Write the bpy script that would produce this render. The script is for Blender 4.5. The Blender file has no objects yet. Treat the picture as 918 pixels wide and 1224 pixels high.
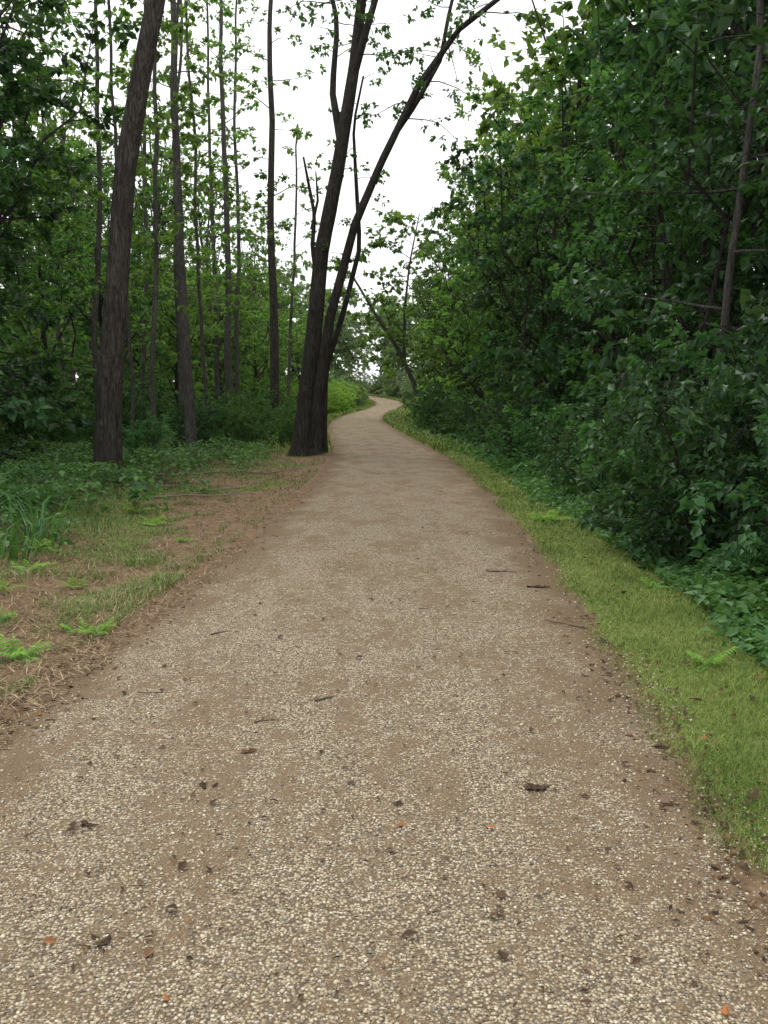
import bpy, math, time
import numpy as np
from mathutils import Vector
T0=time.time()
scene=bpy.context.scene
rng=np.random.default_rng(11)

# ---------------------------------------------------------------- helpers
def nrm(a):
    a=np.asarray(a,float); return a/np.maximum(np.linalg.norm(a,axis=-1,keepdims=True),1e-9)
_lat=np.random.default_rng(5).random((256,256))
def vnoise(x,y,s=1.0,off=0):
    x=np.asarray(x,float)*s+off*17.3+1000; y=np.asarray(y,float)*s+off*9.1+1000
    xi=np.floor(x).astype(int); yi=np.floor(y).astype(int); fx=x-xi; fy=y-yi
    fx=fx*fx*(3-2*fx); fy=fy*fy*(3-2*fy)
    a=_lat[xi%256,yi%256]; b=_lat[(xi+1)%256,yi%256]; c=_lat[xi%256,(yi+1)%256]; d=_lat[(xi+1)%256,(yi+1)%256]
    return (a*(1-fx)+b*fx)*(1-fy)+(c*(1-fx)+d*fx)*fy
def fbm(x,y,s=1.0,off=0):
    return (vnoise(x,y,s,off)+.5*vnoise(x,y,s*2.1,off+1)+.25*vnoise(x,y,s*4.3,off+2))/1.75
def sstep(a,b,x):
    t=np.clip((np.asarray(x,float)-a)/(b-a),0,1); return t*t*(3-2*t)
def table(xs,ys,sig):
    g=np.arange(-60,900,.5); v=np.interp(g,xs,ys)
    k=np.exp(-.5*(np.arange(-60,61)/(sig*2))**2); k/=k.sum()
    v=np.convolve(np.pad(v,60,mode='edge'),k,'valid')
    return lambda y: np.interp(y,g,v)
cen=table([-60,0,4,6,10,14.4,20,27,36,45,62,80,95,108,120,135,150,175,230,900],
          [-1.2,-.5,-.3,-.13,.05,.2,.3,.15,-.5,-1.15,-1.75,-1.3,-.2,.7,.3,-1.8,-5,-16,-40,-60],2.2)
bas=table([-60,26,45,65,95,130,150,175,230,900],[0,0,.27,.36,.7,1.85,2.5,2.9,4,9],4)
def zf(x,y):
    x=np.asarray(x,float); y=np.asarray(y,float); o=x-cen(y)
    z=bas(y)
    z=z-.50*sstep(2.35,4.0,o)*(1-.6*sstep(30,60,y))+.055*np.clip(o-6,0,60)
    z=z-.06*sstep(-1.7,-2.4,o)+.10*sstep(-3,-6,o)
    off=sstep(1.75,3.2,np.abs(o))
    z=z+off*((fbm(x,y,.5)-.5)*.16+(vnoise(x,y,2.3,7)-.5)*.04)
    return z

class Buf:
    def __init__(s): s.V=[];s.T=[];s.M=[];s.S=[];s.n=0
    def add(s,V,T,m,sh):
        s.V.append(np.asarray(V,float)); s.T.append(np.asarray(T,int)+s.n); s.n+=len(V)
        s.M.append(np.full(len(T),m,int)); s.S.append(np.broadcast_to(np.asarray(sh,float),(len(T),)).copy())
    def tube(s,P,r,k=6,m=0,sh=.5):
        P=np.asarray(P,float); r=np.asarray(r,float); n=len(P)
        t=nrm(np.gradient(P,axis=0)); av=nrm(P[-1]-P[0])
        ref=np.array([1.,0,0]) if abs(av[2])>.7 else np.array([0,0,1.])
        a=nrm(np.cross(t,ref)); b=np.cross(t,a)
        th=np.arange(k)*2*np.pi/k
        if r.ndim==1: r=np.repeat(r[:,None],k,1)
        V=P[:,None,:]+r[:,:,None]*(np.cos(th)[None,:,None]*a[:,None,:]+np.sin(th)[None,:,None]*b[:,None,:])
        V=V.reshape(-1,3); i=np.arange(n-1)[:,None]*k; j=np.arange(k)[None,:]; j2=(j+1)%k
        A=(i+j).ravel();Bq=(i+j2).ravel();C=(i+k+j2).ravel();D=(i+k+j).ravel()
        s.add(V,np.concatenate([np.stack([A,Bq,C],1),np.stack([A,C,D],1)]),m,sh)
    def leaves(s,p,d,up,L,w=.55,m=1,sh=.5,fold=.12,droop=.12):
        N=len(p); d=nrm(d); sd=nrm(np.cross(d,up)); n=np.cross(sd,d)
        L=np.broadcast_to(L,(N,))[:,None]
        V=np.empty((N,4,3)); V[:,0]=p; V[:,1]=p+d*L*.42+sd*L*w*.5+n*L*fold
        V[:,2]=p+d*L-n*L*droop; V[:,3]=p+d*L*.42-sd*L*w*.5+n*L*fold
        i=np.arange(N)*4
        T=np.stack([np.stack([i,i+1,i+2],1),np.stack([i,i+2,i+3],1)],1).reshape(-1,3)
        s.add(V.reshape(-1,3),T,m,np.repeat(np.broadcast_to(sh,(N,)),2))
    def blades(s,p,az,H,W,lean,m=0,sh=.5):
        N=len(p); H=np.broadcast_to(H,(N,))[:,None];W=np.broadcast_to(W,(N,))[:,None];lean=np.broadcast_to(lean,(N,))[:,None]
        d=np.stack([np.cos(az),np.sin(az),0*az],1); sd=np.stack([-np.sin(az),np.cos(az),0*az],1)
        z=np.array([0,0,1.])
        mid=p+z*H*.6+d*lean*H*.35; tip=p+z*H*(1-.25*lean)+d*lean*H
        V=np.stack([p-sd*W*.5,p+sd*W*.5,mid+sd*W*.42,mid-sd*W*.42,tip],1)
        i=np.arange(N)*5
        T=np.stack([np.stack([i,i+1,i+2],1),np.stack([i,i+2,i+3],1),np.stack([i+3,i+2,i+4],1)],1).reshape(-1,3)
        s.add(V.reshape(-1,3),T,m,np.repeat(np.broadcast_to(sh,(N,)),3))
    def mesh(s,name,mats,smooth_m=(0,)):
        V=np.concatenate(s.V);T=np.concatenate(s.T);M=np.concatenate(s.M);S=np.concatenate(s.S)
        return mkmesh(name,V,T,M,S,mats,np.isin(M,smooth_m))
def mkmesh(name,V,T,M,S,mats,sm):
    me=bpy.data.meshes.new(name); me.vertices.add(len(V)); me.vertices.foreach_set('co',V.astype(np.float32).ravel())
    k=T.shape[1]
    me.loops.add(T.size); me.loops.foreach_set('vertex_index',T.astype(np.int32).ravel())
    me.polygons.add(len(T)); me.polygons.foreach_set('loop_start',(np.arange(len(T))*k).astype(np.int32))
    me.polygons.foreach_set('material_index',M.astype(np.int32))
    me.polygons.foreach_set('use_smooth',np.asarray(sm,bool))
    me.update(calc_edges=True)
    a=me.attributes.new('shade','FLOAT','FACE'); a.data.foreach_set('value',S.astype(np.float32))
    for m in mats: me.materials.append(m)
    return me
def put(name,me,loc=(0,0,0),rot=0,sc=1,leaf=None,bark=None,parent=None):
    o=bpy.data.objects.new(name,me); o.location=loc
    o.rotation_euler=(0,0,rot); o.scale=(sc,sc,sc) if np.isscalar(sc) else sc
    scene.collection.objects.link(o)
    if leaf: o.material_slots[1].link='OBJECT'; o.material_slots[1].material=leaf
    if bark: o.material_slots[0].link='OBJECT'; o.material_slots[0].material=bark
    if parent: o.parent=parent
    return o
def plant(name,me,x,y,rot=None,sc=1,leaf=None,bark=None,sink=.08,parent=None):
    if rot is None: rot=rng.uniform(0,6.283)
    return put(name,me,(x,y,float(zf(x,y))-sink),rot,sc,leaf,bark,parent)

# ---------------------------------------------------------------- materials
def newmat(name):
    m=bpy.data.materials.new(name); m.use_nodes=True; nt=m.node_tree; nt.nodes.clear(); return m,nt
def N(nt,t,**k):
    n=nt.nodes.new(t)
    for a,b in k.items(): setattr(n,a,b)
    return n
def ramp(nt,src,stops,interp='LINEAR'):
    r=nt.nodes.new('ShaderNodeValToRGB'); r.color_ramp.interpolation=interp
    e=r.color_ramp.elements
    while len(e)<len(stops): e.new(.5)
    for q,(p,c) in zip(e,stops): q.position=p; q.color=(*c,1) if len(c)==3 else c
    nt.links.new(src,r.inputs[0]); return r.outputs[0]
def mixc(nt,fac,a,b,mode='MIX'):
    n=nt.nodes.new('ShaderNodeMix'); n.data_type='RGBA'; n.blend_type=mode
    for i,v in ((0,fac),(6,a),(7,b)):
        if isinstance(v,bpy.types.NodeSocket): nt.links.new(v,n.inputs[i])
        else: n.inputs[i].default_value=v if i==0 else (*v,1)
    return n.outputs[2]
def math_(nt,op,a,b=0.5,clamp=False):
    n=nt.nodes.new('ShaderNodeMath'); n.operation=op; n.use_clamp=clamp
    for i,v in enumerate((a,b)):
        if isinstance(v,bpy.types.NodeSocket): nt.links.new(v,n.inputs[i])
        else: n.inputs[i].default_value=v
    return n.outputs[0]
def attr(nt,name):
    n=nt.nodes.new('ShaderNodeAttribute'); n.attribute_name=name; return n.outputs['Fac']
def noise(nt,vec,scale,detail=3,rough=.55):
    n=N(nt,'ShaderNodeTexNoise'); n.inputs['Scale'].default_value=scale; n.inputs['Detail'].default_value=detail; n.inputs['Roughness'].default_value=rough
    nt.links.new(vec,n.inputs['Vector']); return n.outputs['Fac']
def leafmat(name,dark,light,trans=.35,tcol=None,rough=.5,hue=.016,spec=.3):
    m,nt=newmat(name); out=N(nt,'ShaderNodeOutputMaterial')
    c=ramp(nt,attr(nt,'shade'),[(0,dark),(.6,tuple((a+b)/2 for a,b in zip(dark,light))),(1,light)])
    oi=N(nt,'ShaderNodeObjectInfo'); hs=N(nt,'ShaderNodeHueSaturation'); hs.inputs['Saturation'].default_value=.93
    h=math_(nt,'MULTIPLY_ADD',oi.outputs['Random'],hue*2); nt.nodes[-1].inputs[2].default_value=.507-hue
    v=math_(nt,'MULTIPLY_ADD',oi.outputs['Random'],.5); nt.nodes[-1].inputs[2].default_value=.72
    nt.links.new(h,hs.inputs['Hue']); nt.links.new(v,hs.inputs['Value']); nt.links.new(c,hs.inputs['Color'])
    p=N(nt,'ShaderNodeBsdfPrincipled'); p.inputs['Roughness'].default_value=rough; p.inputs['Specular IOR Level'].default_value=spec
    nt.links.new(hs.outputs[0],p.inputs['Base Color'])
    t=N(nt,'ShaderNodeBsdfTranslucent'); tc=mixc(nt,1.0,hs.outputs[0],tcol or (1.8,1.85,.75),'MULTIPLY'); nt.links.new(tc,t.inputs[0])
    mx=N(nt,'ShaderNodeMixShader'); mx.inputs[0].default_value=trans
    nt.links.new(p.outputs[0],mx.inputs[1]); nt.links.new(t.outputs[0],mx.inputs[2]); nt.links.new(mx.outputs[0],out.inputs[0])
    return m
def barkmat(name,a,b,sc=9):
    m,nt=newmat(name); out=N(nt,'ShaderNodeOutputMaterial'); p=N(nt,'ShaderNodeBsdfPrincipled'); p.inputs['Roughness'].default_value=.9
    p.inputs['Specular IOR Level'].default_value=.15
    tc=N(nt,'ShaderNodeTexCoord'); mp=N(nt,'ShaderNodeMapping'); mp.inputs['Scale'].default_value=(1,1,.13)
    nt.links.new(tc.outputs['Object'],mp.inputs[0])
    nw=N(nt,'ShaderNodeTexNoise'); nw.inputs['Scale'].default_value=3.5; nt.links.new(tc.outputs['Object'],nw.inputs['Vector'])
    wv=mixc(nt,.10,mp.outputs[0],nw.outputs['Color'],'ADD')
    n1=noise(nt,wv,sc*3.2,5,.75); n2=noise(nt,tc.outputs['Object'],1.6,4); n3=noise(nt,tc.outputs['Object'],40,2)
    c=ramp(nt,n1,[(.36,tuple(x*.4 for x in a)),(.46,a),(.6,b),(.72,tuple(x*1.35 for x in b))])
    c=mixc(nt,math_(nt,'MULTIPLY',ramp(nt,n2,[(.4,(0,0,0)),(.7,(1,1,1))]),.55),c,tuple(x*.6 for x in a))
    c=mixc(nt,math_(nt,'MULTIPLY',n3,.35),c,tuple(x*.5 for x in a))
    nt.links.new(c,p.inputs['Base Color'])
    bp=N(nt,'ShaderNodeBump'); bp.inputs['Strength'].default_value=1; bp.inputs['Distance'].default_value=.05
    nt.links.new(n1,bp.inputs['Height']); nt.links.new(bp.outputs[0],p.inputs['Normal'])
    nt.links.new(p.outputs[0],out.inputs[0]); return m
def simplemat(name,stops,rough=.85,spec=.2,tex=True):
    m,nt=newmat(name); out=N(nt,'ShaderNodeOutputMaterial'); p=N(nt,'ShaderNodeBsdfPrincipled')
    p.inputs['Roughness'].default_value=rough; p.inputs['Specular IOR Level'].default_value=spec
    c=ramp(nt,attr(nt,'shade'),stops)
    if tex:
        tc=N(nt,'ShaderNodeTexCoord'); n=noise(nt,tc.outputs['Object'],45,2)
        c=mixc(nt,math_(nt,'MULTIPLY',n,.3),c,(.03,.022,.015))
    nt.links.new(c,p.inputs['Base Color']); nt.links.new(p.outputs[0],out.inputs[0]); return m

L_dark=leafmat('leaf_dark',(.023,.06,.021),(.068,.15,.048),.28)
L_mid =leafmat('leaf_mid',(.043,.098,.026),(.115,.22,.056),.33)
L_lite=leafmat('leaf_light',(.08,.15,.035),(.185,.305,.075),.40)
L_haze =leafmat('leaf_far_haze',(.13,.205,.095),(.24,.345,.165),.33,(1.5,1.5,.9))  # distance haze painted into the leaf colour: paler green for far trees and bushes
L_bush=leafmat('leaf_bush',(.16,.28,.04),(.31,.46,.08),.35)
L_cov =leafmat('leaf_groundcover',(.042,.115,.032),(.12,.255,.065),.28)
L_seed=leafmat('leaf_seedling',(.13,.25,.04),(.27,.42,.08),.35)
Bk_dark=barkmat('bark_dark',(.045,.04,.035),(.10,.089,.078),9)
Bk_brown=barkmat('bark_brown',(.06,.052,.045),(.14,.122,.105),8)
Bk_grey=barkmat('bark_grey',(.10,.093,.083),(.21,.195,.172),12)
G_green=simplemat('grass_blade',[(0,(.095,.155,.03)),(.5,(.195,.28,.055)),(1,(.34,.38,.11))],.6,.3,False)
G_left=simplemat('grass_blade_wild',[(0,(.07,.14,.033)),(.55,(.15,.25,.055)),(.75,(.29,.29,.11)),(1,(.47,.40,.24))],.7,.25,False)
M_straw=simplemat('straw',[(0,(.24,.16,.10)),(.5,(.41,.31,.19)),(1,(.56,.46,.31))],tex=False)
M_litter=simplemat('dead_leaf',[(0,(.05,.033,.022)),(.45,(.13,.075,.045)),(.8,(.26,.14,.07)),(1,(.5,.17,.05))],.8)
M_twig=simplemat('twig_bark',[(0,(.06,.045,.035)),(.5,(.15,.115,.085)),(1,(.3,.24,.18))],.85)
M_stone=simplemat('gravel_stone',[(0,(.13,.10,.07)),(.2,(.27,.245,.21)),(.45,(.47,.385,.255)),(.75,(.62,.53,.375)),(1,(.82,.75,.60))],.85,tex=False)

def groundmat():
    m,nt=newmat('ground_soil'); out=N(nt,'ShaderNodeOutputMaterial'); p=N(nt,'ShaderNodeBsdfPrincipled'); p.inputs['Roughness'].default_value=.95
    p.inputs['Specular IOR Level'].default_value=.1
    tc=N(nt,'ShaderNodeTexCoord'); v=tc.outputs['Object']
    nb=noise(nt,v,.9,4); nm=noise(nt,v,7,5,.7); nf=noise(nt,v,60,3,.7)
    floor=ramp(nt,nm,[(.3,(.03,.026,.016)),(.55,(.07,.055,.034)),(.75,(.12,.09,.055))])
    dirt=ramp(nt,nm,[(.28,(.12,.073,.045)),(.5,(.22,.145,.09)),(.72,(.34,.25,.16))])
    dirt=mixc(nt,math_(nt,'MULTIPLY',nf,.6),dirt,(.15,.098,.062))
    grass=ramp(nt,nm,[(.3,(.10,.125,.033)),(.6,(.16,.20,.055)),(.8,(.24,.23,.10))])
    dm=math_(nt,'ADD',attr(nt,'dirt'),math_(nt,'SUBTRACT',nb,.5))
    c=mixc(nt,ramp(nt,dm,[(.4,(0,0,0)),(.6,(1,1,1))]),floor,dirt)
    gm=math_(nt,'ADD',attr(nt,'grass'),math_(nt,'MULTIPLY',math_(nt,'SUBTRACT',nm,.5),1.2))
    c=mixc(nt,ramp(nt,gm,[(.35,(0,0,0)),(.65,(1,1,1))]),c,grass)
    nt.links.new(c,p.inputs['Base Color'])
    bp=N(nt,'ShaderNodeBump'); bp.inputs['Strength'].default_value=.8; bp.inputs['Distance'].default_value=.02
    nt.links.new(nm,bp.inputs['Height']); nt.links.new(bp.outputs[0],p.inputs['Normal'])
    nt.links.new(p.outputs[0],out.inputs[0]); return m
def gravelmat():
    m,nt=newmat('gravel'); out=N(nt,'ShaderNodeOutputMaterial'); p=N(nt,'ShaderNodeBsdfPrincipled'); p.inputs['Roughness'].default_value=.92
    p.inputs['Specular IOR Level'].default_value=.15
    tc=N(nt,'ShaderNodeTexCoord'); v=tc.outputs['Object']
    nz=N(nt,'ShaderNodeTexNoise'); nz.inputs['Scale'].default_value=90; nz.inputs['Detail'].default_value=1; nt.links.new(v,nz.inputs['Vector'])
    vv=mixc(nt,.006,v,nz.outputs['Color'],'ADD')
    vo=N(nt,'ShaderNodeTexVoronoi'); vo.inputs['Scale'].default_value=95; nt.links.new(vv,vo.inputs['Vector'])
    sp=N(nt,'ShaderNodeSeparateColor'); nt.links.new(vo.outputs['Color'],sp.inputs[0])
    st=ramp(nt,sp.outputs[0],[(0,(.13,.10,.067)),(.18,(.27,.24,.20)),(.42,(.46,.375,.245)),(.66,(.61,.515,.36)),(.88,(.73,.65,.49)),(1,(.87,.81,.67))])
    gap=math_(nt,'MULTIPLY',vo.outputs['Distance'],1.25,True)
    st=mixc(nt,ramp(nt,gap,[(.35,(0,0,0)),(.85,(1,1,1))]),st,(.16,.115,.073))
    mp=N(nt,'ShaderNodeMapping'); mp.inputs['Scale'].default_value=(1.4,.6,1); nt.links.new(v,mp.inputs[0])
    nb=noise(nt,mp.outputs[0],1.3,5,.68); nm=noise(nt,v,11,4,.75); nf=noise(nt,v,230,2,.7); ng=noise(nt,v,38,3,.8)
    sand=ramp(nt,nf,[(.3,(.13,.088,.052)),(.55,(.245,.175,.107)),(.75,(.43,.335,.22))])
    f=math_(nt,'ADD',nb,math_(nt,'MULTIPLY',math_(nt,'SUBTRACT',nm,.5),.8))
    f=math_(nt,'ADD',f,math_(nt,'MULTIPLY',math_(nt,'SUBTRACT',ng,.5),.55))
    f=math_(nt,'ADD',f,math_(nt,'MULTIPLY',attr(nt,'edge'),.2))
    fm=ramp(nt,f,[(.48,(0,0,0)),(.60,(.95,.95,.95))])
    c=mixc(nt,fm,st,sand)
    c=mixc(nt,math_(nt,'MULTIPLY',attr(nt,'edge'),.55),c,(.17,.115,.07))
    nt.links.new(c,p.inputs['Base Color'])
    bp=N(nt,'ShaderNodeBump'); bp.inputs['Strength'].default_value=.9; bp.inputs['Distance'].default_value=.008
    hgt=math_(nt,'SUBTRACT',math_(nt,'MULTIPLY',nm,2.4),math_(nt,'MULTIPLY',gap,1.)); nt.links.new(hgt,bp.inputs['Height']); nt.links.new(bp.outputs[0],p.inputs['Normal'])
    nt.links.new(p.outputs[0],out.inputs[0]); return m

# ---------------------------------------------------------------- ground + path
ys=[-12.]
while ys[-1]<900: ys.append(ys[-1]+max(.12,(abs(ys[-1])-6)*.018))
ys=np.array(ys)
pos=[0.]
while pos[-1]<4: pos.append(pos[-1]+.1)
while pos[-1]<500: pos.append(pos[-1]*1.06+.05)
oo=np.array(sorted(set([-q for q in pos]+pos)))
def lattice(name,ys,oo,dz,mat,attrs,jit=None):
    Y=np.repeat(ys[:,None],len(oo),1); O=np.repeat(oo[None,:],len(ys),0).copy()
    if jit is not None: O=jit(O,Y)
    X=cen(Y)+O; Z=zf(X,Y)+dz(O,Y)
    V=np.stack([X,Y,Z],-1).reshape(-1,3); n=len(oo)
    i=(np.arange(len(ys)-1)[:,None]*n+np.arange(n-1)[None,:]).ravel()
    T=np.stack([i,i+1,i+n+1,i+n],1)
    me=mkmesh(name,V,T,np.zeros(len(T)),np.full(len(T),.5),[mat],np.ones(len(T)))
    for k,f in attrs.items():
        a=me.attributes.new(k,'FLOAT','POINT'); a.data.foreach_set('value',f(O,X,Y).astype(np.float32).ravel())
    return put(name,me)
def dirtm(O,X,Y):
    l=sstep(-5.6,-2.8,O+ (fbm(X,Y,.7,3)-.5)*2.0)*(O<0)
    r=(O>0)*(1-sstep(1.7,1.95,O))
    return np.maximum(l,r)
def grassm(O,X,Y):
    r=sstep(1.55,1.8,O)*(1-sstep(2.6,3.1,O))
    l=(O<-2.2)*(.7*sstep(.45,.6,fbm(X,Y,.8,9)))*sstep(-9,-5,O)
    far=sstep(34,45,Y)*sstep(1.5,1.8,np.abs(O))*(1-sstep(5,8,np.abs(O)))
    return np.maximum(np.maximum(r,l),far)
lattice('ground',ys,oo,lambda O,Y:-.012*(np.abs(O)<1.5)*np.ones_like(Y),groundmat(),{'dirt':dirtm,'grass':grassm})
po=np.linspace(-1.62,1.62,41)
def pj(O,Y):
    e=sstep(1.2,1.62,np.abs(O)); return O+e*np.sign(O)*((vnoise(Y,O*0+np.sign(O)*7,1.1,4)-.5)*.34+(vnoise(Y,O*0+np.sign(O)*3,5.,4)-.5)*.16)
lattice('gravel_path',ys[ys<300],po,lambda O,Y:.012+.03*(1-(np.abs(O)/1.62)**2)-.012*sstep(1.45,1.62,np.abs(O)),gravelmat(),
        {'edge':lambda O,X,Y:sstep(1.1,1.66,np.abs(O)+(vnoise(X,Y,3,2)-.5)*.4)},pj)
def ptop(x,y):
    o=np.abs(x-cen(y)); return zf(x,y)+.012+.03*np.clip(1-(o/1.62)**2,0,1)

B=Buf(); n=66000
y=1.3/(1-rng.random(n)*.87); x=cen(y)+rng.uniform(-1.85,1.8,n)
k=fbm(x*1.5,y*.6,1.1,5)+rng.normal(0,.14,n)<.60; x=x[k];y=y[k];n=len(x)
r=(.0022+.0045*rng.random(n)**1.6)*(1+.05*y); z=ptop(x,y)
oc=np.array([[1,0,0],[-1,0,0],[0,1,0],[0,-1,0],[0,0,1],[0,0,-1]],float)
f=np.array([[0,2,4],[2,1,4],[1,3,4],[3,0,4],[2,0,5],[1,2,5],[3,1,5],[0,3,5]])
an=rng.uniform(0,6.28,n); ca,sa=np.cos(an),np.sin(an)
W=oc[None]*rng.uniform(.65,1.35,(n,6,1)); W=W+rng.normal(0,.22,(n,6,3)); W[:,:,2]*=.7
R=np.stack([W[...,0]*ca[:,None]-W[...,1]*sa[:,None],W[...,0]*sa[:,None]+W[...,1]*ca[:,None],W[...,2]],-1)*r[:,None,None]
V=R+np.stack([x,y,z+r*.3],1)[:,None,:]
B.add(V.reshape(-1,3),(f[None]+np.arange(n)[:,None,None]*6).reshape(-1,3),0,np.repeat(np.clip(rng.beta(1.8,1.9,n),0,1),8))
put('loose_gravel',B.mesh('loose_gravel',[M_stone]))

# ---------------------------------------------------------------- grass
B=Buf(); n=140000
y=2.0/(1-rng.random(n)*.955); y=y[y<45]; n=len(y)
wd=np.interp(y,[0,9,14,45],[1.15,1.05,.8,.8]); u=rng.random(n)
o=1.54+u*(wd+.15)+(vnoise(y,y*0,1.1,4)-.5)*.3+(vnoise(y,y*0,6,4)-.5)*.12*(1-u); x=cen(y)+o
k=rng.random(n)<np.clip(.2+sstep(0,.2,u)*1.0,0,1)*np.clip(.35+fbm(x,y,2.2,12)*1.3,0,1); x=x[k];y=y[k];n=len(x)
sc=np.clip(y/5,.8,3.5)
h=rng.uniform(.02,.05,n)*np.clip(y/9,1,1.6)*(0.5+1.0*vnoise(x,y,3,8))
B.blades(np.stack([x,y,zf(x,y)-.004],1),rng.uniform(0,6.28,n),h,.0028*sc,rng.uniform(.2,1.3,n),0,np.clip(rng.normal(.5,.2,n)+(fbm(x,y,1.3,3)-.5)*1.1,0,1))
put('grass_verge',B.mesh('grass_verge',[G_green],()))
B=Buf(); n=260000
y=3.2/(1-rng.random(n)*.9); x=-1.75-rng.random(n)**1.1*np.clip(y*.9,3,9)+cen(y)
g=fbm(x,y,.8,9)+.5*(vnoise(x,y,3.5,1)-.5)+.5*(vnoise(x,y,9,2)-.5)+.22*sstep(-2.4,-3.6,x-cen(y))
k=(g+rng.normal(0,.10,n)>.53); x=x[k];y=y[k];n=len(x)
sc=np.clip(y/6,.8,3)
B.blades(np.stack([x,y,zf(x,y)-.004],1),rng.uniform(0,6.28,n),rng.uniform(.02,.13,n)*(.3+vnoise(x,y,2.,8)+.9*sstep(-3,-5,x-cen(y))*vnoise(x,y,1.3,19)),.0035*sc,rng.uniform(.3,1.4,n),0,np.clip(rng.beta(2,3,n)+(fbm(x,y,.9,30)-.5)*1.0,0,1))
put('wild_grass',B.mesh('wild_grass',[G_left],()))
B=Buf(); n=32000
y=rng.uniform(28,150,n); s=np.where(rng.random(n)<.5,-1,1); x=cen(y)+s*(1.6+rng.random(n)*3.0)
B.blades(np.stack([x,y,zf(x,y)],1),rng.uniform(0,6.28,n),rng.uniform(.1,.35,n),.03,rng.uniform(.2,1,n),0,rng.beta(2,2.0,n))
put('meadow_grass',B.mesh('meadow_grass',[G_green],()))
B=Buf(); n=50000
y=3.6/(1-rng.random(n)*.85); x=cen(y)-1.5-rng.random(n)*4.8
k=(fbm(x,y,.7,22)+rng.normal(0,.08,n)>.44); x=x[k];y=y[k];n=len(x)
a=rng.uniform(0,6.28,n); d=np.stack([np.cos(a),np.sin(a),rng.normal(.05,.25,n)],1)
B.leaves(np.stack([x,y,zf(x,y)+rng.uniform(.004,.035,n)],1),d,np.array([[0,0,1.]]),rng.uniform(.04,.15,n),.06,0,rng.random(n),.02,.02)
put('dry_straw',B.mesh('dry_straw',[M_straw],()))

# ---------------------------------------------------------------- litter / twigs
B=Buf()
def litter(x,y,L,w=.6,sh=None,zz=ptop):
    n=len(x); a=rng.uniform(0,6.28,n); d=np.stack([np.cos(a),np.sin(a),rng.normal(0,.1,n)],1)
    up=np.array([[0,0,1.]])+rng.normal(0,.25,(n,3))
    B.leaves(np.stack([x,y,zz(x,y)+.007],1),d,up,L,w,0,rng.beta(1.3,2.6,n) if sh is None else sh,rng.choice([-1,1])*.18,-.12)
n=1300; y=2.0/(1-rng.random(n)**.8*.93); litter(cen(y)+rng.uniform(-1.6,1.6,n),y,.006+.03*rng.random(n)**3+.001*y,w=.4)
n=80; y=2.2/(1-rng.random(n)**.8*.85); litter(cen(y)+rng.uniform(-1.5,1.6,n),y,rng.uniform(.03,.06,n),w=.6)
n=1400; y=2.2/(1-rng.random(n)*.93); litter(cen(y)+rng.choice([-1,1],n)*rng.normal(1.62,.13,n),y,rng.uniform(.012,.05,n))
n=2800; y=4/(1-rng.random(n)*.88); litter(cen(y)-1.6-rng.random(n)*5,y,rng.uniform(.02,.06,n),zz=zf)
n=70; y=2.6/(1-rng.random(n)*.85); litter(cen(y)+rng.uniform(1.6,2.6,n),y,rng.uniform(.03,.07,n),zz=lambda x,y:zf(x,y)+.03)
for (px,py,s,sh) in [(.62,3.64,.07,.1),(.43,3.25,.035,1),(-1.1,3.27,.05,.15),(1.14,2.98,.06,.4),(1.17,2.93,.05,.3),(1.69,4.8,.09,.6),(.46,9.05,.07,.95),(-.82,2.53,.04,.1),(-.72,3.64,.04,.1),(-.58,2.25,.03,.9),(1.75,3.9,.09,.25),(1.5,3.4,.05,.5),(2.0,8,.09,.8),(.2,2.9,.03,.3),(-.3,5.6,.04,.2),(.7,5.2,.04,.5),(-.9,5.3,.04,.2),(.1,7.2,.05,.5),(1.0,3.9,.05,.2),(-.25,3.0,.03,.4)]:
    k=5 if sh<.2 else 1
    litter(px+rng.normal(0,.014,k),py+rng.normal(0,.014,k),np.full(k,s),.6,np.full(k,sh))
put('leaf_litter',B.mesh('leaf_litter',[M_litter],()))
def stick(name,x,y,L,r,az,br=2,zz=ptop,sh=.3,lift=0.):
    B=Buf(); m=9; t=np.linspace(0,1,m)-.5; wob=np.cumsum(rng.normal(0,L*.035,m)); wob-=wob.mean()
    P=np.stack([t*L*math.cos(az)-wob*math.sin(az),t*L*math.sin(az)+wob*math.cos(az),0*t],1)
    P[:,0]+=x; P[:,1]+=y; P[:,2]=zz(P[:,0],P[:,1])+r*.8+lift*(t+.5)**2
    B.tube(P,np.linspace(r,r*.4,m)*rng.uniform(.8,1.2,m),6,0,sh)
    for j in range(br):
        b=P[2+j*2%5]; a=az+rng.choice([-1,1])*rng.uniform(.4,.9); l=L*rng.uniform(.2,.4)
        Q=np.array([b,b+[l*.5*math.cos(a),l*.5*math.sin(a),r],b+[l*math.cos(a+.2),l*math.sin(a+.2),r*1.5]])
        B.tube(Q,[r*.6,r*.45,r*.2],5,0,sh)
    me=B.mesh(name,[M_twig]); return put(name,me)
for a in [(-.31,4.75,.12,.008,.5,0),(1.28,6.5,.34,.005,2.3,2),(1.08,8.5,.28,.007,-.3,2),(1.31,7.8,.2,.011,.2,1),(-.57,4.42,.13,.004,.3,1),(-1.11,6.2,.14,.006,.7,1),
          (-1.25,4.9,.16,.003,-.1,1),(.3,6.9,.08,.003,.1,0),(.62,3.66,.10,.003,.2,2),(1.02,4.2,.14,.002,1.2,1),(-.2,3.6,.06,.002,2.,0),(.15,2.7,.04,.002,.4,0),(.9,2.5,.07,.002,1.4,1),(1.45,6.,.2,.004,1.9,1)]:
    stick('fallen_twig',*a,sh=rng.uniform(.1,.5))
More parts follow.
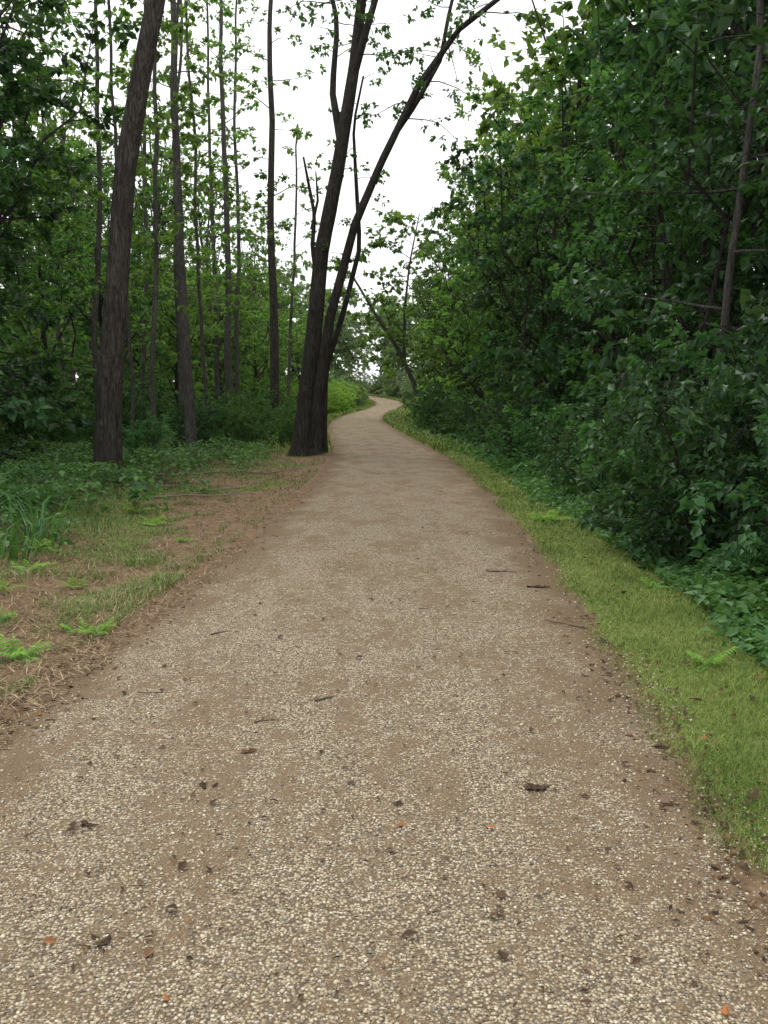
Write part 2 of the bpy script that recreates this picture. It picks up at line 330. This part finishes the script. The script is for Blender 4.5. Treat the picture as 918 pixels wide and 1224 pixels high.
for a in [(-3.3,15.6,2.2,.022,.15,3),(-4.4,17,2.0,.02,-.5,3),(-2.9,17.3,1.4,.016,.6,2),(-5.2,14.3,1.5,.02,1.0,2),(-2.6,21,1.6,.025,-.2,2),(-4,20,2.2,.03,.3,2)]:
    stick('fallen_branch',*a,zz=zf,sh=.9,lift=.12)

# ---------------------------------------------------------------- trees
def samp(P,f):
    P=np.asarray(P,float); s=np.r_[0,np.cumsum(np.linalg.norm(np.diff(P,axis=0),axis=1))]; s/=s[-1]
    return np.array([np.interp(f,s,P[:,i]) for i in range(3)])
def tang(P,f): return nrm(samp(P,min(1,f+.04))-samp(P,max(0,f-.04)))
def grow(B,rs,tp,r0,r1,f0,f1,R,nl,el0,el1,prof,leafL=.11,lpt=9,twl=.3,subd=.32,droop=.25,flat=.4,tdens=.13,k=5,w=.76,subf=.5):
    subs=[]
    for i in range(nl):
        q=(i+rs.random())/nl; f=f0+(f1-f0)*q; p=samp(tp,f); L=max(.4,R*prof(q)*rs.uniform(.6,1.25))
        az=i*2.399+rs.uniform(-.5,.5)
        el=el0+(el1-el0)*q+rs.normal(0,.18)
        d=np.array([math.cos(az)*math.cos(el),math.sin(az)*math.cos(el),math.sin(el)])
        pts=[p]; m=6
        for j in range(m):
            d=nrm(d+rs.normal(0,.16,3)+np.array([0,0,-droop/m*1.4])); pts.append(pts[-1]+d*L/m)
        rb=min((r0+(r1-r0)*f)*.5,.005+.008*L); B.tube(pts,np.linspace(rb,.003,m+1),k)
        cl=rs.normal(0,.17)
        ns=max(3,int(L/subd))
        for s in range(ns):
            t=.2+.8*(s+rs.random())/ns; b=samp(pts,t); tg=tang(pts,t); a=rs.choice([-1,1])*rs.uniform(.45,1.25)
            dd=nrm(np.array([tg[0]*math.cos(a)-tg[1]*math.sin(a),tg[0]*math.sin(a)+tg[1]*math.cos(a),tg[2]*.5+rs.normal(.05,.28)]))
            l=max(.3,subf*L*(1.08-t))*rs.uniform(.6,1.25)
            e=b+dd*l+np.array([0,0,-droop*.3*l]); mid=(b+e)/2+np.array([0,0,.06*l])
            B.tube([b,mid,e],[rb*.35+.002,.003,.002],3)
            subs.append((*b,*(e-b),l,cl+rs.normal(0,.1)))
    S=np.array(subs); nt=np.maximum(2,(S[:,6]/tdens).astype(int)); S=np.repeat(S,nt,0); n=len(S)
    t=rs.random(n)**.7; b=S[:,:3]+S[:,3:6]*t[:,None]; a=rs.choice([-1,1],n)*rs.uniform(.3,1.4,n)
    d=nrm(S[:,3:6]); td=nrm(np.stack([d[:,0]*np.cos(a)-d[:,1]*np.sin(a),d[:,0]*np.sin(a)+d[:,1]*np.cos(a),d[:,2]*.5+rs.normal(-.03,.35,n)],1))
    tl=twl*rs.uniform(.4,1.1,n)
    b=np.repeat(b,lpt,0);td=np.repeat(td,lpt,0);tl=np.repeat(tl,lpt);cl=np.repeat(S[:,7],lpt); n=len(b)
    p=b+td*(tl*rs.random(n))[:,None]+rs.normal(0,.02,(n,3))
    ld=td*.7+rs.normal(0,.5,(n,3))+np.array([0,0,-.22]); up=np.array([0,0,1.])+rs.normal(0,flat,(n,3))
    B.leaves(p,ld,up,leafL*rs.uniform(.5,1.25,n),w,1,np.clip(.5+cl+rs.normal(0,.16,n),0,1))
def trunkpts(rs,H,n=12,wob=.12,lean=(0,0)):
    t=np.linspace(0,1,n); P=np.stack([lean[0]*t,lean[1]*t,t*H],1); w=np.cumsum(rs.normal(0,wob/3,(n,2)),0); w-=w[0]; P[:,:2]+=w; return P
def trunktube(B,P,r0,r1,k=10,flare=.5,p=1):
    s=np.r_[0,np.cumsum(np.linalg.norm(np.diff(P,axis=0),axis=1))]
    m=max(len(P)*3,12) if k<12 else 60
    f=np.linspace(0,1,m)**(1.0 if k<12 else 1.5); Q=np.array([samp(P,q) for q in f])
    fl=flare*np.exp(-f*s[-1]/.35)
    th=np.arange(k)*2*np.pi/k
    rr=(r0+(r1-r0)*f**p)[:,None]*(1+fl[:,None]*(1+.55*np.cos(th*3+1.+k)[None]+.3*np.cos(th*5+2)[None])+.035*np.cos(th*4+f[:,None]*9)+rng.normal(0,.012,(m,k)))
    B.tube(Q,rr,k)
def decid(name,seed,H,r0,fork,R,nlead,nlimb,low=10,lo=.06,lowR=.8,bark=Bk_dark,leaf=L_mid,limbf=.5,k=9,**kw):
    """rounded broadleaf crown: trunk splitting into ascending leaders that carry limbs"""
    rs=np.random.default_rng(seed); B=Buf(); P=trunkpts(rs,H*.72,10,.3); trunktube(B,P,r0,r0*.2,k)
    one=lambda q:1-.35*q
    grow(B,rs,P,r0,r0*.3,.55,1,R*limbf,max(5,nlimb//2),.2,1.1,one,**kw)
    if low: grow(B,rs,P,r0,r0*.3,lo,fork+.1,R*lowR,low,0.,.3,lambda q:1-.15*q,**kw)
    for i in range(nlead):
        f=fork+(.78-fork)*(i/nlead)*rs.uniform(.8,1.1); p=samp(P,f); az=i*2.399+rs.uniform(-.4,.4)
        hz=R*rs.uniform(.5,.85)*(1-.25*i/nlead); vt=(H-p[2])*rs.uniform(.45,.92)
        t=np.linspace(0,1,7); rad=hz*t**.8; Q=np.stack([p[0]+np.cos(az+.5*t)*rad,p[1]+np.sin(az+.5*t)*rad,p[2]+vt*t**.95],1)
        Q[1:]+=rs.normal(0,.13*R/3,(6,3)); B.tube(Q,np.linspace(r0*.42*(1-f*.4),.008,7),6)
        grow(B,rs,Q,r0*.4,.012,.12,1,R*limbf,nlimb,-.2,.9,one,**kw)
    return B.mesh(name,[bark,leaf])
kT1=dict(lpt=10,subd=.36,tdens=.17,twl=.36,flat=.5,w=.72)
T1=[decid('understory_a',1,8.5,.12,.18,3.4,8,10,14,leafL=.165,**kT1),
    decid('understory_b',2,10,.14,.22,3.6,9,10,14,leafL=.16,droop=.5,**kT1),
    decid('understory_c',3,7.2,.10,.12,3.1,7,10,12,leafL=.17,**kT1)]
kT2=dict(lpt=7,subd=.6,tdens=.3,twl=.55,flat=.5)
T2=[decid('canopy_a',4,20,.24,.28,5.2,10,10,12,lo=.15,lowR=.75,leafL=.34,**kT2),
    decid('canopy_b',5,18,.22,.22,4.8,9,10,12,lo=.15,lowR=.75,leafL=.32,**kT2)]
kT3=dict(lpt=7,subd=.6,tdens=.3,twl=.45,flat=.5,w=.7)
T3=[decid('poplar_a',6,25,.2,.32,3.4,9,8,12,lo=.2,lowR=.75,bark=Bk_grey,leaf=L_lite,leafL=.29,**kT3),
    decid('poplar_b',7,22,.16,.28,3.0,8,8,12,lo=.16,lowR=.75,bark=Bk_grey,leaf=L_lite,leafL=.27,**kT3)]
def bushm(name,seed,H,R,leafL,n):
    rs=np.random.default_rng(seed); B=Buf()
    for i in range(6):
        az=i*1.05+rs.uniform(-.3,.3); s=rs.uniform(.5,1.); t=np.linspace(0,1,5)
        Q=np.stack([np.cos(az)*R*.6*s*t,np.sin(az)*R*.6*s*t,H*rs.uniform(.6,.95)*t**.8],1)+rs.normal(0,.03,(5,3)); B.tube(Q,np.linspace(.015,.005,5),4)
        grow(B,rs,Q,.02,.006,.08,1,R*.5,n,0,1.1,lambda q:1-.3*q,lpt=12,leafL=leafL,twl=.22,subd=.2,tdens=.12,k=3,flat=.5,w=.62)
    return B.mesh(name,[Bk_dark,L_mid])
TB=[bushm('bush_a',8,1.7,1.3,.085,12),bushm('bush_b',9,1.4,1.2,.075,12)]
kF=dict(lpt=5,subd=.9,tdens=.5,twl=.7,flat=.6,k=3)
TF=[decid('far_a',10,15,.2,.12,4.8,8,8,10,leaf=L_haze,leafL=.62,bark=Bk_grey,**kF),
    decid('far_b',12,12.5,.2,.1,4.4,8,7,10,leaf=L_haze,leafL=.58,bark=Bk_grey,**kF)]

# right-hand wall of woodland
R1=[(6.3,5.8,1,.95,L_dark),(5.6,9.2,0,.95,L_dark),(5.7,12.6,2,1.1,L_dark),(5.3,16,1,.95,L_dark),(5.4,19.5,0,1.05,L_mid),(5.2,23.5,2,1.25,L_dark),
    (5.1,27.5,1,1.05,L_dark),(5.0,32,0,1.15,L_mid),(4.9,37,1,1.1,L_mid),(4.6,42.5,2,1.35,L_lite),(4.3,48.5,0,1.25,L_mid),(4.3,56,1,1.2,L_lite),(4.8,64,0,1.35,L_mid),(5.6,74,1,1.3,L_lite),(7,86,0,1.3,L_mid),
    (7.0,1.5,0,.9,L_dark),(8.4,8,1,1.3,L_dark),(8.6,12,1,1.35,L_dark),(8.2,16,0,1.5,L_dark),(10.5,9,0,1.6,L_dark)]
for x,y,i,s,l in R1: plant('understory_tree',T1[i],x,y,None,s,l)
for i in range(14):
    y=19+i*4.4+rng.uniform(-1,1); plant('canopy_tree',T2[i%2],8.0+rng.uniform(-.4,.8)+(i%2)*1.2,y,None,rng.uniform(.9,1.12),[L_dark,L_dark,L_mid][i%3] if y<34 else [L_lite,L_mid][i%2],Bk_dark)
for i in range(6):
    plant('canopy_tree',T2[i%2],rng.uniform(12.5,15),9+i*8.5+rng.uniform(-2,2),None,rng.uniform(.95,1.15),L_dark,Bk_dark)
for i in range(17):
    y=9.5+i*2.3+rng.uniform(-.5,.5); plant('bush',TB[i%2],cen(y)+rng.uniform(3.2,3.9),y,None,rng.uniform(.85,1.35),[L_dark,L_cov,L_dark,L_mid][i%4])
for x,y,s,l in [(4.2,5.4,1.2,L_dark),(4.0,7.0,1.3,L_dark),(4.1,8.6,1.4,L_dark),(5.4,7.6,1.7,L_dark),(5.6,10.2,1.8,L_dark),(5.2,4.,1.3,L_dark),(4.8,11.8,1.7,L_cov),(5.0,14,1.7,L_dark),(4.6,10,1.6,L_dark)]: plant('bush',TB[0],x,y,None,s,l)
B=Buf(); rs=np.random.default_rng(31); P=trunkpts(rs,14,wob=.25,lean=(.1,0)); trunktube(B,P,.06,.025,8); grow(B,rs,P,.07,.03,.2,1,2.2,28,.0,.8,lambda q:1-.3*q,lpt=8,leafL=.14)
plant('slender_tree',B.mesh('slender_tree',[Bk_grey,L_dark]),4.1,12.0,0,1)

# big multi-stemmed tree by the path
B=Buf(); rs=np.random.default_rng(41)
A=np.array([(-2.45,28,-.1),(-2.3,28,1.6),(-2.07,28,3.48),(-1.82,28,5.88),(-1.32,27.9,8.2),(-.85,27.8,10.9),(-.62,27.8,12.8),(-.3,27.6,15.6)])
A2=np.array([(-.88,27.8,10.7),(-.5,27.5,11.8),(-.1,27.3,13),(.6,27,15)])
A3=np.array([(-1.2,27.9,8.7),(-1.5,28.4,10.5),(-1.35,28.8,12.5),(-1.9,29.2,15)])
Bt=np.array([(-2.05,27.85,-.1),(-1.93,27.8,1.8),(-1.57,27.7,3.96),(-.83,27.6,6.6),(-.1,27.4,8.2),(.98,27.2,10.3),(2.04,27,11.65),(3.57,26.7,12.7),(5.2,26.4,13.2)])
Bt2=np.array([(.3,27.3,9.0),(.9,27.6,9.9),(1.6,28,11.2),(1.9,28.2,12.8),(2.6,28.4,14.5)])
C=np.array([(-1.85,28.1,-.1),(-1.75,28.2,2.5),(-1.2,28.3,4.2),(-.71,28.4,6.1),(-.83,28.5,8.2),(-.9,28.6,9.6),(-.6,28.7,11)])
D=np.array([(-1.95,28,5.2),(-2.08,27.9,6.),(-2.0,27.9,6.9),(-2.3,27.8,8.5)])
trunktube(B,A,.31,.11,14,.4,.8); trunktube(B,A2,.13,.04,8,0); trunktube(B,A3,.12,.04,8,0)
trunktube(B,Bt,.19,.05,12,.4,.8); trunktube(B,Bt2,.09,.03,8,0); trunktube(B,C,.12,.03,9,.4); trunktube(B,D,.08,.03,8,0)
B.tube([(-2.1,27.9,6.5),(-1.9,27.8,7.3),(-1.95,27.8,8.1)],[.05,.04,.02],6)
for P,f0,R_,n_ in ((A,.70,2.4,12),(A2,.3,2,9),(A3,.4,2,9),(Bt,.6,2.2,15),(Bt2,.3,2.,9),(C,.7,1.2,6)):
    grow(B,rs,P,.12,.04,f0,1,R_,n_,-.1,.8,lambda q:.8,lpt=8,leafL=.15,subd=.45,tdens=.22,flat=.6,w=.65)
grow(B,rs,Bt,.12,.04,.28,.6,.9,6,.2,.9,lambda q:.8,lpt=5,leafL=.13,subd=.4,tdens=.3)
put('multi_stem_tree',B.mesh('multi_stem_tree',[Bk_dark,L_mid]))
# leaning tree at left
B=Buf(); rs=np.random.default_rng(42)
P=np.array([(-5.5,18.6,-.1),(-5.42,18.6,1.55),(-5.2,18.6,3.63),(-4.95,18.6,5.98),(-4.57,18.5,7.66),(-4.22,18.4,9.),(-3.8,18.3,11),(-3.6,18.2,13.5),(-3.4,18,16)])
trunktube(B,P,.265,.08,18,.4,1.1); grow(B,rs,P,.25,.08,.72,1,3,20,.2,.9,lambda q:1-.3*q,lpt=7,subd=.45,tdens=.2,leafL=.16)
put('leaning_tree',B.mesh('leaning_tree',[Bk_brown,L_mid]))
def slim(name,x,y,dx,r,H,seed,f0=.45,R_=2,nl=16,bark=Bk_grey,leaf=L_lite):
    B=Buf(); rs=np.random.default_rng(seed); P=trunkpts(rs,H,14,.16,(dx,0)); trunktube(B,P,r,.04,9,.3,.9)
    grow(B,rs,P,r,.04,f0,1,R_,nl,.1,.8,lambda q:1-.4*q,lpt=8,leafL=.19,subd=.5,tdens=.26,w=.68)
    plant(name,B.mesh(name,[bark,leaf]),x,y,0,1)
slim('poplar_tree',-5.35,26,-.3,.16,18,51,.4,2,18)
slim('poplar_tree',-4.15,36,-.1,.2,22,52,.25,2.2,24,bark=Bk_brown)
slim('poplar_tree',-6.2,38,-.3,.17,21,53,.2,2.2,28)
slim('poplar_tree',-6.6,42,.2,.12,19,54,.2,2.2,28)
slim('poplar_tree',-5.75,23.5,.2,.07,13,55,.3,1.3)
slim('poplar_tree',-6.4,29,.4,.08,15,56,.25,1.5,20)
slim('poplar_tree',-5.9,31,-.3,.07,14,57,.3,1.4,20)
slim('poplar_tree',-7.6,44,0,.13,20,58,.2,2.4,28)
slim('poplar_tree',-8.6,28,.3,.10,16,59,.2,2,24)
slim('poplar_tree',-4.9,48,.4,.10,15,60,.2,2,26)
slim('poplar_tree',-7.3,34,.4,.09,17,62,.3,1.6,20)
slim('poplar_tree',-9.4,37,.2,.12,19,63,.3,1.8,20)
slim('poplar_tree',-7.0,26.5,-.2,.06,13,64,.3,1.2,14)
# leaning tree past the bend at right
B=Buf(); rs=np.random.default_rng(61); zb=float(zf(2.6,62))
P=np.array([(2.6,62,zb-.1),(2.0,62,zb+2.5),(.9,61.5,zb+4.8),(-.6,61,zb+7),(-1.8,60.5,zb+9.),(-2.8,60,zb+10)])
trunktube(B,P,.2,.05,10,.4); P2=np.array([(1.3,61.7,zb+4),(1.3,61,zb+7),(1.6,60.5,zb+10),(2.2,60,zb+13)]); trunktube(B,P2,.11,.03,8,0)
for Q in (P,P2): grow(B,rs,Q,.15,.05,.25,1,3.2,20,-.2,.6,lambda q:.9,lpt=9,leafL=.29,subd=.45,tdens=.26,twl=.5)
put('leaning_tree',B.mesh('leaning_tree_b',[Bk_grey,L_lite]))

# left woodland
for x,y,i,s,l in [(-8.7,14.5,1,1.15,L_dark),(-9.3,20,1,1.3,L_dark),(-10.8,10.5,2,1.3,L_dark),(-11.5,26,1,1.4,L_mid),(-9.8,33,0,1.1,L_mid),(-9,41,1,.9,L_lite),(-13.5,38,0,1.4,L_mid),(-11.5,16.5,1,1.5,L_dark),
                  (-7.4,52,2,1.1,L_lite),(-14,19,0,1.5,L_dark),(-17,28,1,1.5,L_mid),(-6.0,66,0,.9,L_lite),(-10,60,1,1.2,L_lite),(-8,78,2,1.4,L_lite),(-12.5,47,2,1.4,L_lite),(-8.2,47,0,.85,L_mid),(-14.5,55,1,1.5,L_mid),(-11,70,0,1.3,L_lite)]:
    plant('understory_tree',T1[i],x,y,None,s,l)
for i in range(19):
    y=25+i*3.4+rng.uniform(-1,1); x=-9.5-rng.random()*11-.1*y; plant('poplar_tree',T3[i%2],x,y,None,rng.uniform(.85,1.15),[L_lite,L_mid][i%2])
for x,y,s in [(-11.5,62,.85),(-10,72,.75),(-13,55,.95),(-9.5,88,.7)]: plant('poplar_tree',T3[0],x,y,None,s,L_lite)
for i in range(40):
    y=14.5+rng.random()**1.3*42; x=-5.6-rng.random()*9
    if y>24: x+=1.3
    plant('bush',TB[i%2],x,y,None,rng.uniform(.7,1.25),[L_dark,L_cov,L_mid][i%3])
for x,y,s in [(-3.4,31.5,.7),(-4.3,30,.8),(-3.7,34,.9),(-4.6,34.5,1.1),(-4.4,40,1.1)]: plant('bush',TB[0],x,y,None,s,L_mid)
for x,y,s in [(-4.9,62,1.3),(-5.4,66,1.6),(-4.5,76,1.3),(-4.1,82,1.6),(-5.4,84,1.9),(-3.8,89,1.5),(-6.6,80,2)]: plant('bush',TB[int(x<-5)],x,y,None,(s*1.2,s*1.2,s),L_bush)

# distant forest
df=bpy.data.objects.new('distant_forest',None); scene.collection.objects.link(df)
i=0
for j,y in enumerate((92,102,113,126,141,160,186)):
    sp=5.4+.012*y
    for x in np.arange(-.48*y+(j%2)*sp/2,.24*y,sp):
        xx=x+rng.uniform(-1.2,1.2); yy=y+rng.uniform(-3,3); c=float(cen(yy))
        if abs(xx-c)<(5.6 if yy<125 else 4.6): continue
        i+=1; plant('tree_%d'%i,TF[i%2],xx,yy,None,rng.uniform(.8,1.15)*(1+.0015*yy),L_haze if y>115 else [L_haze,L_lite][i%2],parent=df,sink=.8)
for y in range(94,200,4):
    for s in (-1,1):
        xx=float(cen(y))+s*rng.uniform(3.8,5.0); i+=1; plant('tree_%d'%i,TB[i%2],xx,y,None,rng.uniform(1.4,2.4),L_haze,parent=df)

# ---------------------------------------------------------------- ground cover
def cover(name,x,y,hmax,leafL,mat,lean=.5):
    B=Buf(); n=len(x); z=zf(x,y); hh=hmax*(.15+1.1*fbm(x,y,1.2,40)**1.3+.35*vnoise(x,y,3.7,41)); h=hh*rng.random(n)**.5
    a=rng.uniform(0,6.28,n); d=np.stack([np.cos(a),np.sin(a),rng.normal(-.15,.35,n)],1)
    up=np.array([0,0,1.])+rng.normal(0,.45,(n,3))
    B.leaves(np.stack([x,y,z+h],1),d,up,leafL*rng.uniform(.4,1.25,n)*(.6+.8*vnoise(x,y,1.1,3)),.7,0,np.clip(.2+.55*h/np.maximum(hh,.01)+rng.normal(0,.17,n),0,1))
    put(name,B.mesh(name,[mat],()))
n=80000; y=5/(1-rng.random(n)*.9); y+=-1.5; e=np.interp(y,[0,9,14,50],[2.68,2.55,2.3,2.3]); o=e+rng.random(n)**1.1*3.2+rng.normal(0,.09,n)+(vnoise(y,y*0,.9,6)-.5)*.5
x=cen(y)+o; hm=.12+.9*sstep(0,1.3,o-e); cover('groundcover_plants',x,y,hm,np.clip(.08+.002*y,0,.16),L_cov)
n=80000; y=8/(1-rng.random(n)*.85); x=cen(y)-3.2-rng.random(n)*13; o=x-cen(y)
k=(fbm(x,y,.6,50)+.4*(vnoise(x,y,4,51)-.5)+sstep(-3.5,-7,o)*.35+sstep(15,22,y)*.12-(sstep(-5.2,-3.7,o)*(y<22)*.3)>.53); x=x[k];y=y[k]
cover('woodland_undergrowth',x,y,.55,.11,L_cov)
def clump(x,y,H,n,W):
    B=Buf(); a=rng.uniform(0,6.28,n); p=np.stack([rng.normal(0,.12,n),rng.normal(0,.12,n),0*a],1)
    B.blades(p,a,H*rng.uniform(.4,1.1,n),W*rng.uniform(.6,1.2,n),rng.uniform(.6,1.7,n),0,rng.uniform(.1,.9,n))
    plant('tall_grass_clump',B.mesh('tall_grass_clump',[L_cov],()),x,y,0,1,sink=.01)
for i in range(44):
    y=rng.uniform(9.0,14.5); x=-.43*y+rng.uniform(-2.2,.9); clump(x,y,rng.uniform(.4,.95),int(rng.uniform(12,26)),.03)
def seedling(x,y,s,nf=8):
    B=Buf()
    for i in range(nf):
        a=i*2.4+rng.uniform(-.3,.3); l=s*rng.uniform(.6,1.); el=rng.uniform(.4,1.1)
        t=np.linspace(0,1,8); P=np.stack([np.cos(a)*math.cos(el)*t*l,np.sin(a)*math.cos(el)*t*l,math.sin(el)*t*l-.35*l*t*t],1)
        B.tube(P,np.linspace(.003,.001,8),3,0,.4)
        for sgn in (-1,1):
            d=np.array([np.cos(a+sgn*1.0),np.sin(a+sgn*1.0),-.1]); B.leaves(P[2:],np.tile(d,(6,1)),np.array([[0,0,1.]]),.3*l*np.linspace(1,.6,6),.4,0,rng.uniform(.3,1,6))
        B.leaves(P[-1:],nrm(P[-1:]-P[-3:-2]),np.array([[0,0,1.]]),.25*l,.4,0,.8)
    plant('seedling_plant',B.mesh('seedling_plant',[L_seed],()),x,y,0,1,sink=0)
for a in [(1.94,5.49,.24),(-2.29,5.78,.28,11),(-1.97,6.28,.22,10),(-2.15,6.4,.16),(2.17,12.3,.4,10),(-3.1,12.5,.3),(-3.6,13.5,.35),(-2.6,9.5,.18),(2.3,7.9,.16),(-2.05,4.6,.12),(-3.2,7.6,.25),(1.75,3.8,.08),(-2.9,6.9,.2),(-3.7,10.,.3),(-2.4,11.,.2),(-3.3,8.6,.28),(-4.2,9.2,.35),(-2.7,8.1,.2)]: seedling(*a)

B=Buf()
for dz in (0,.5,1.1):
    t=np.linspace(0,1,17); P=np.stack([-60+110*t,80+10*t,8.4+dz-5*t*(1-t)+0*t],1); B.tube(P,np.full(17,.025),4,0,.0)
put('power_lines',B.mesh('power_lines',[M_twig]))

# ---------------------------------------------------------------- light, world, camera
az=math.radians(-25); el=math.radians(58)
w=bpy.data.worlds.new('World'); scene.world=w; w.use_nodes=True; nt=w.node_tree; bg=nt.nodes['Background']
sky=nt.nodes.new('ShaderNodeTexSky'); sky.sky_type='NISHITA'; sky.sun_disc=False; sky.sun_elevation=el; sky.sun_rotation=az
hs=nt.nodes.new('ShaderNodeHueSaturation'); hs.inputs['Saturation'].default_value=.2; nt.links.new(sky.outputs[0],hs.inputs['Color'])
tc=nt.nodes.new('ShaderNodeTexCoord'); nz=nt.nodes.new('ShaderNodeTexNoise'); nz.inputs['Scale'].default_value=2.2; nz.inputs['Detail'].default_value=5
nt.links.new(tc.outputs['Generated'],nz.inputs['Vector'])
cl=ramp(nt,nz.outputs['Fac'],[(.3,(10.8,11,11.1)),(.7,(13,13.1,13.2))])
nt.links.new(mixc(nt,.85,hs.outputs[0],cl),bg.inputs['Color']); bg.inputs['Strength'].default_value=.13
sd=bpy.data.lights.new('sun','SUN'); sd.energy=1.5; sd.angle=math.radians(25); sd.color=(1,.95,.86)
so=bpy.data.objects.new('sun',sd); scene.collection.objects.link(so)
so.rotation_euler=Vector((math.sin(az)*math.cos(el),math.cos(az)*math.cos(el),math.sin(el))).to_track_quat('Z','Y').to_euler()
cd=bpy.data.cameras.new('camera'); cd.sensor_fit='VERTICAL'; cd.sensor_height=36; cd.lens=33; cd.clip_start=.05; cd.clip_end=2000
co=bpy.data.objects.new('camera',cd); scene.collection.objects.link(co); co.location=(0,0,1.59); co.rotation_euler=(math.radians(90-6.76),0,0)
scene.camera=co
scene.view_settings.view_transform='Standard'; scene.view_settings.look='None'; scene.view_settings.exposure=0
print('done',time.time()-T0, len(bpy.data.objects))
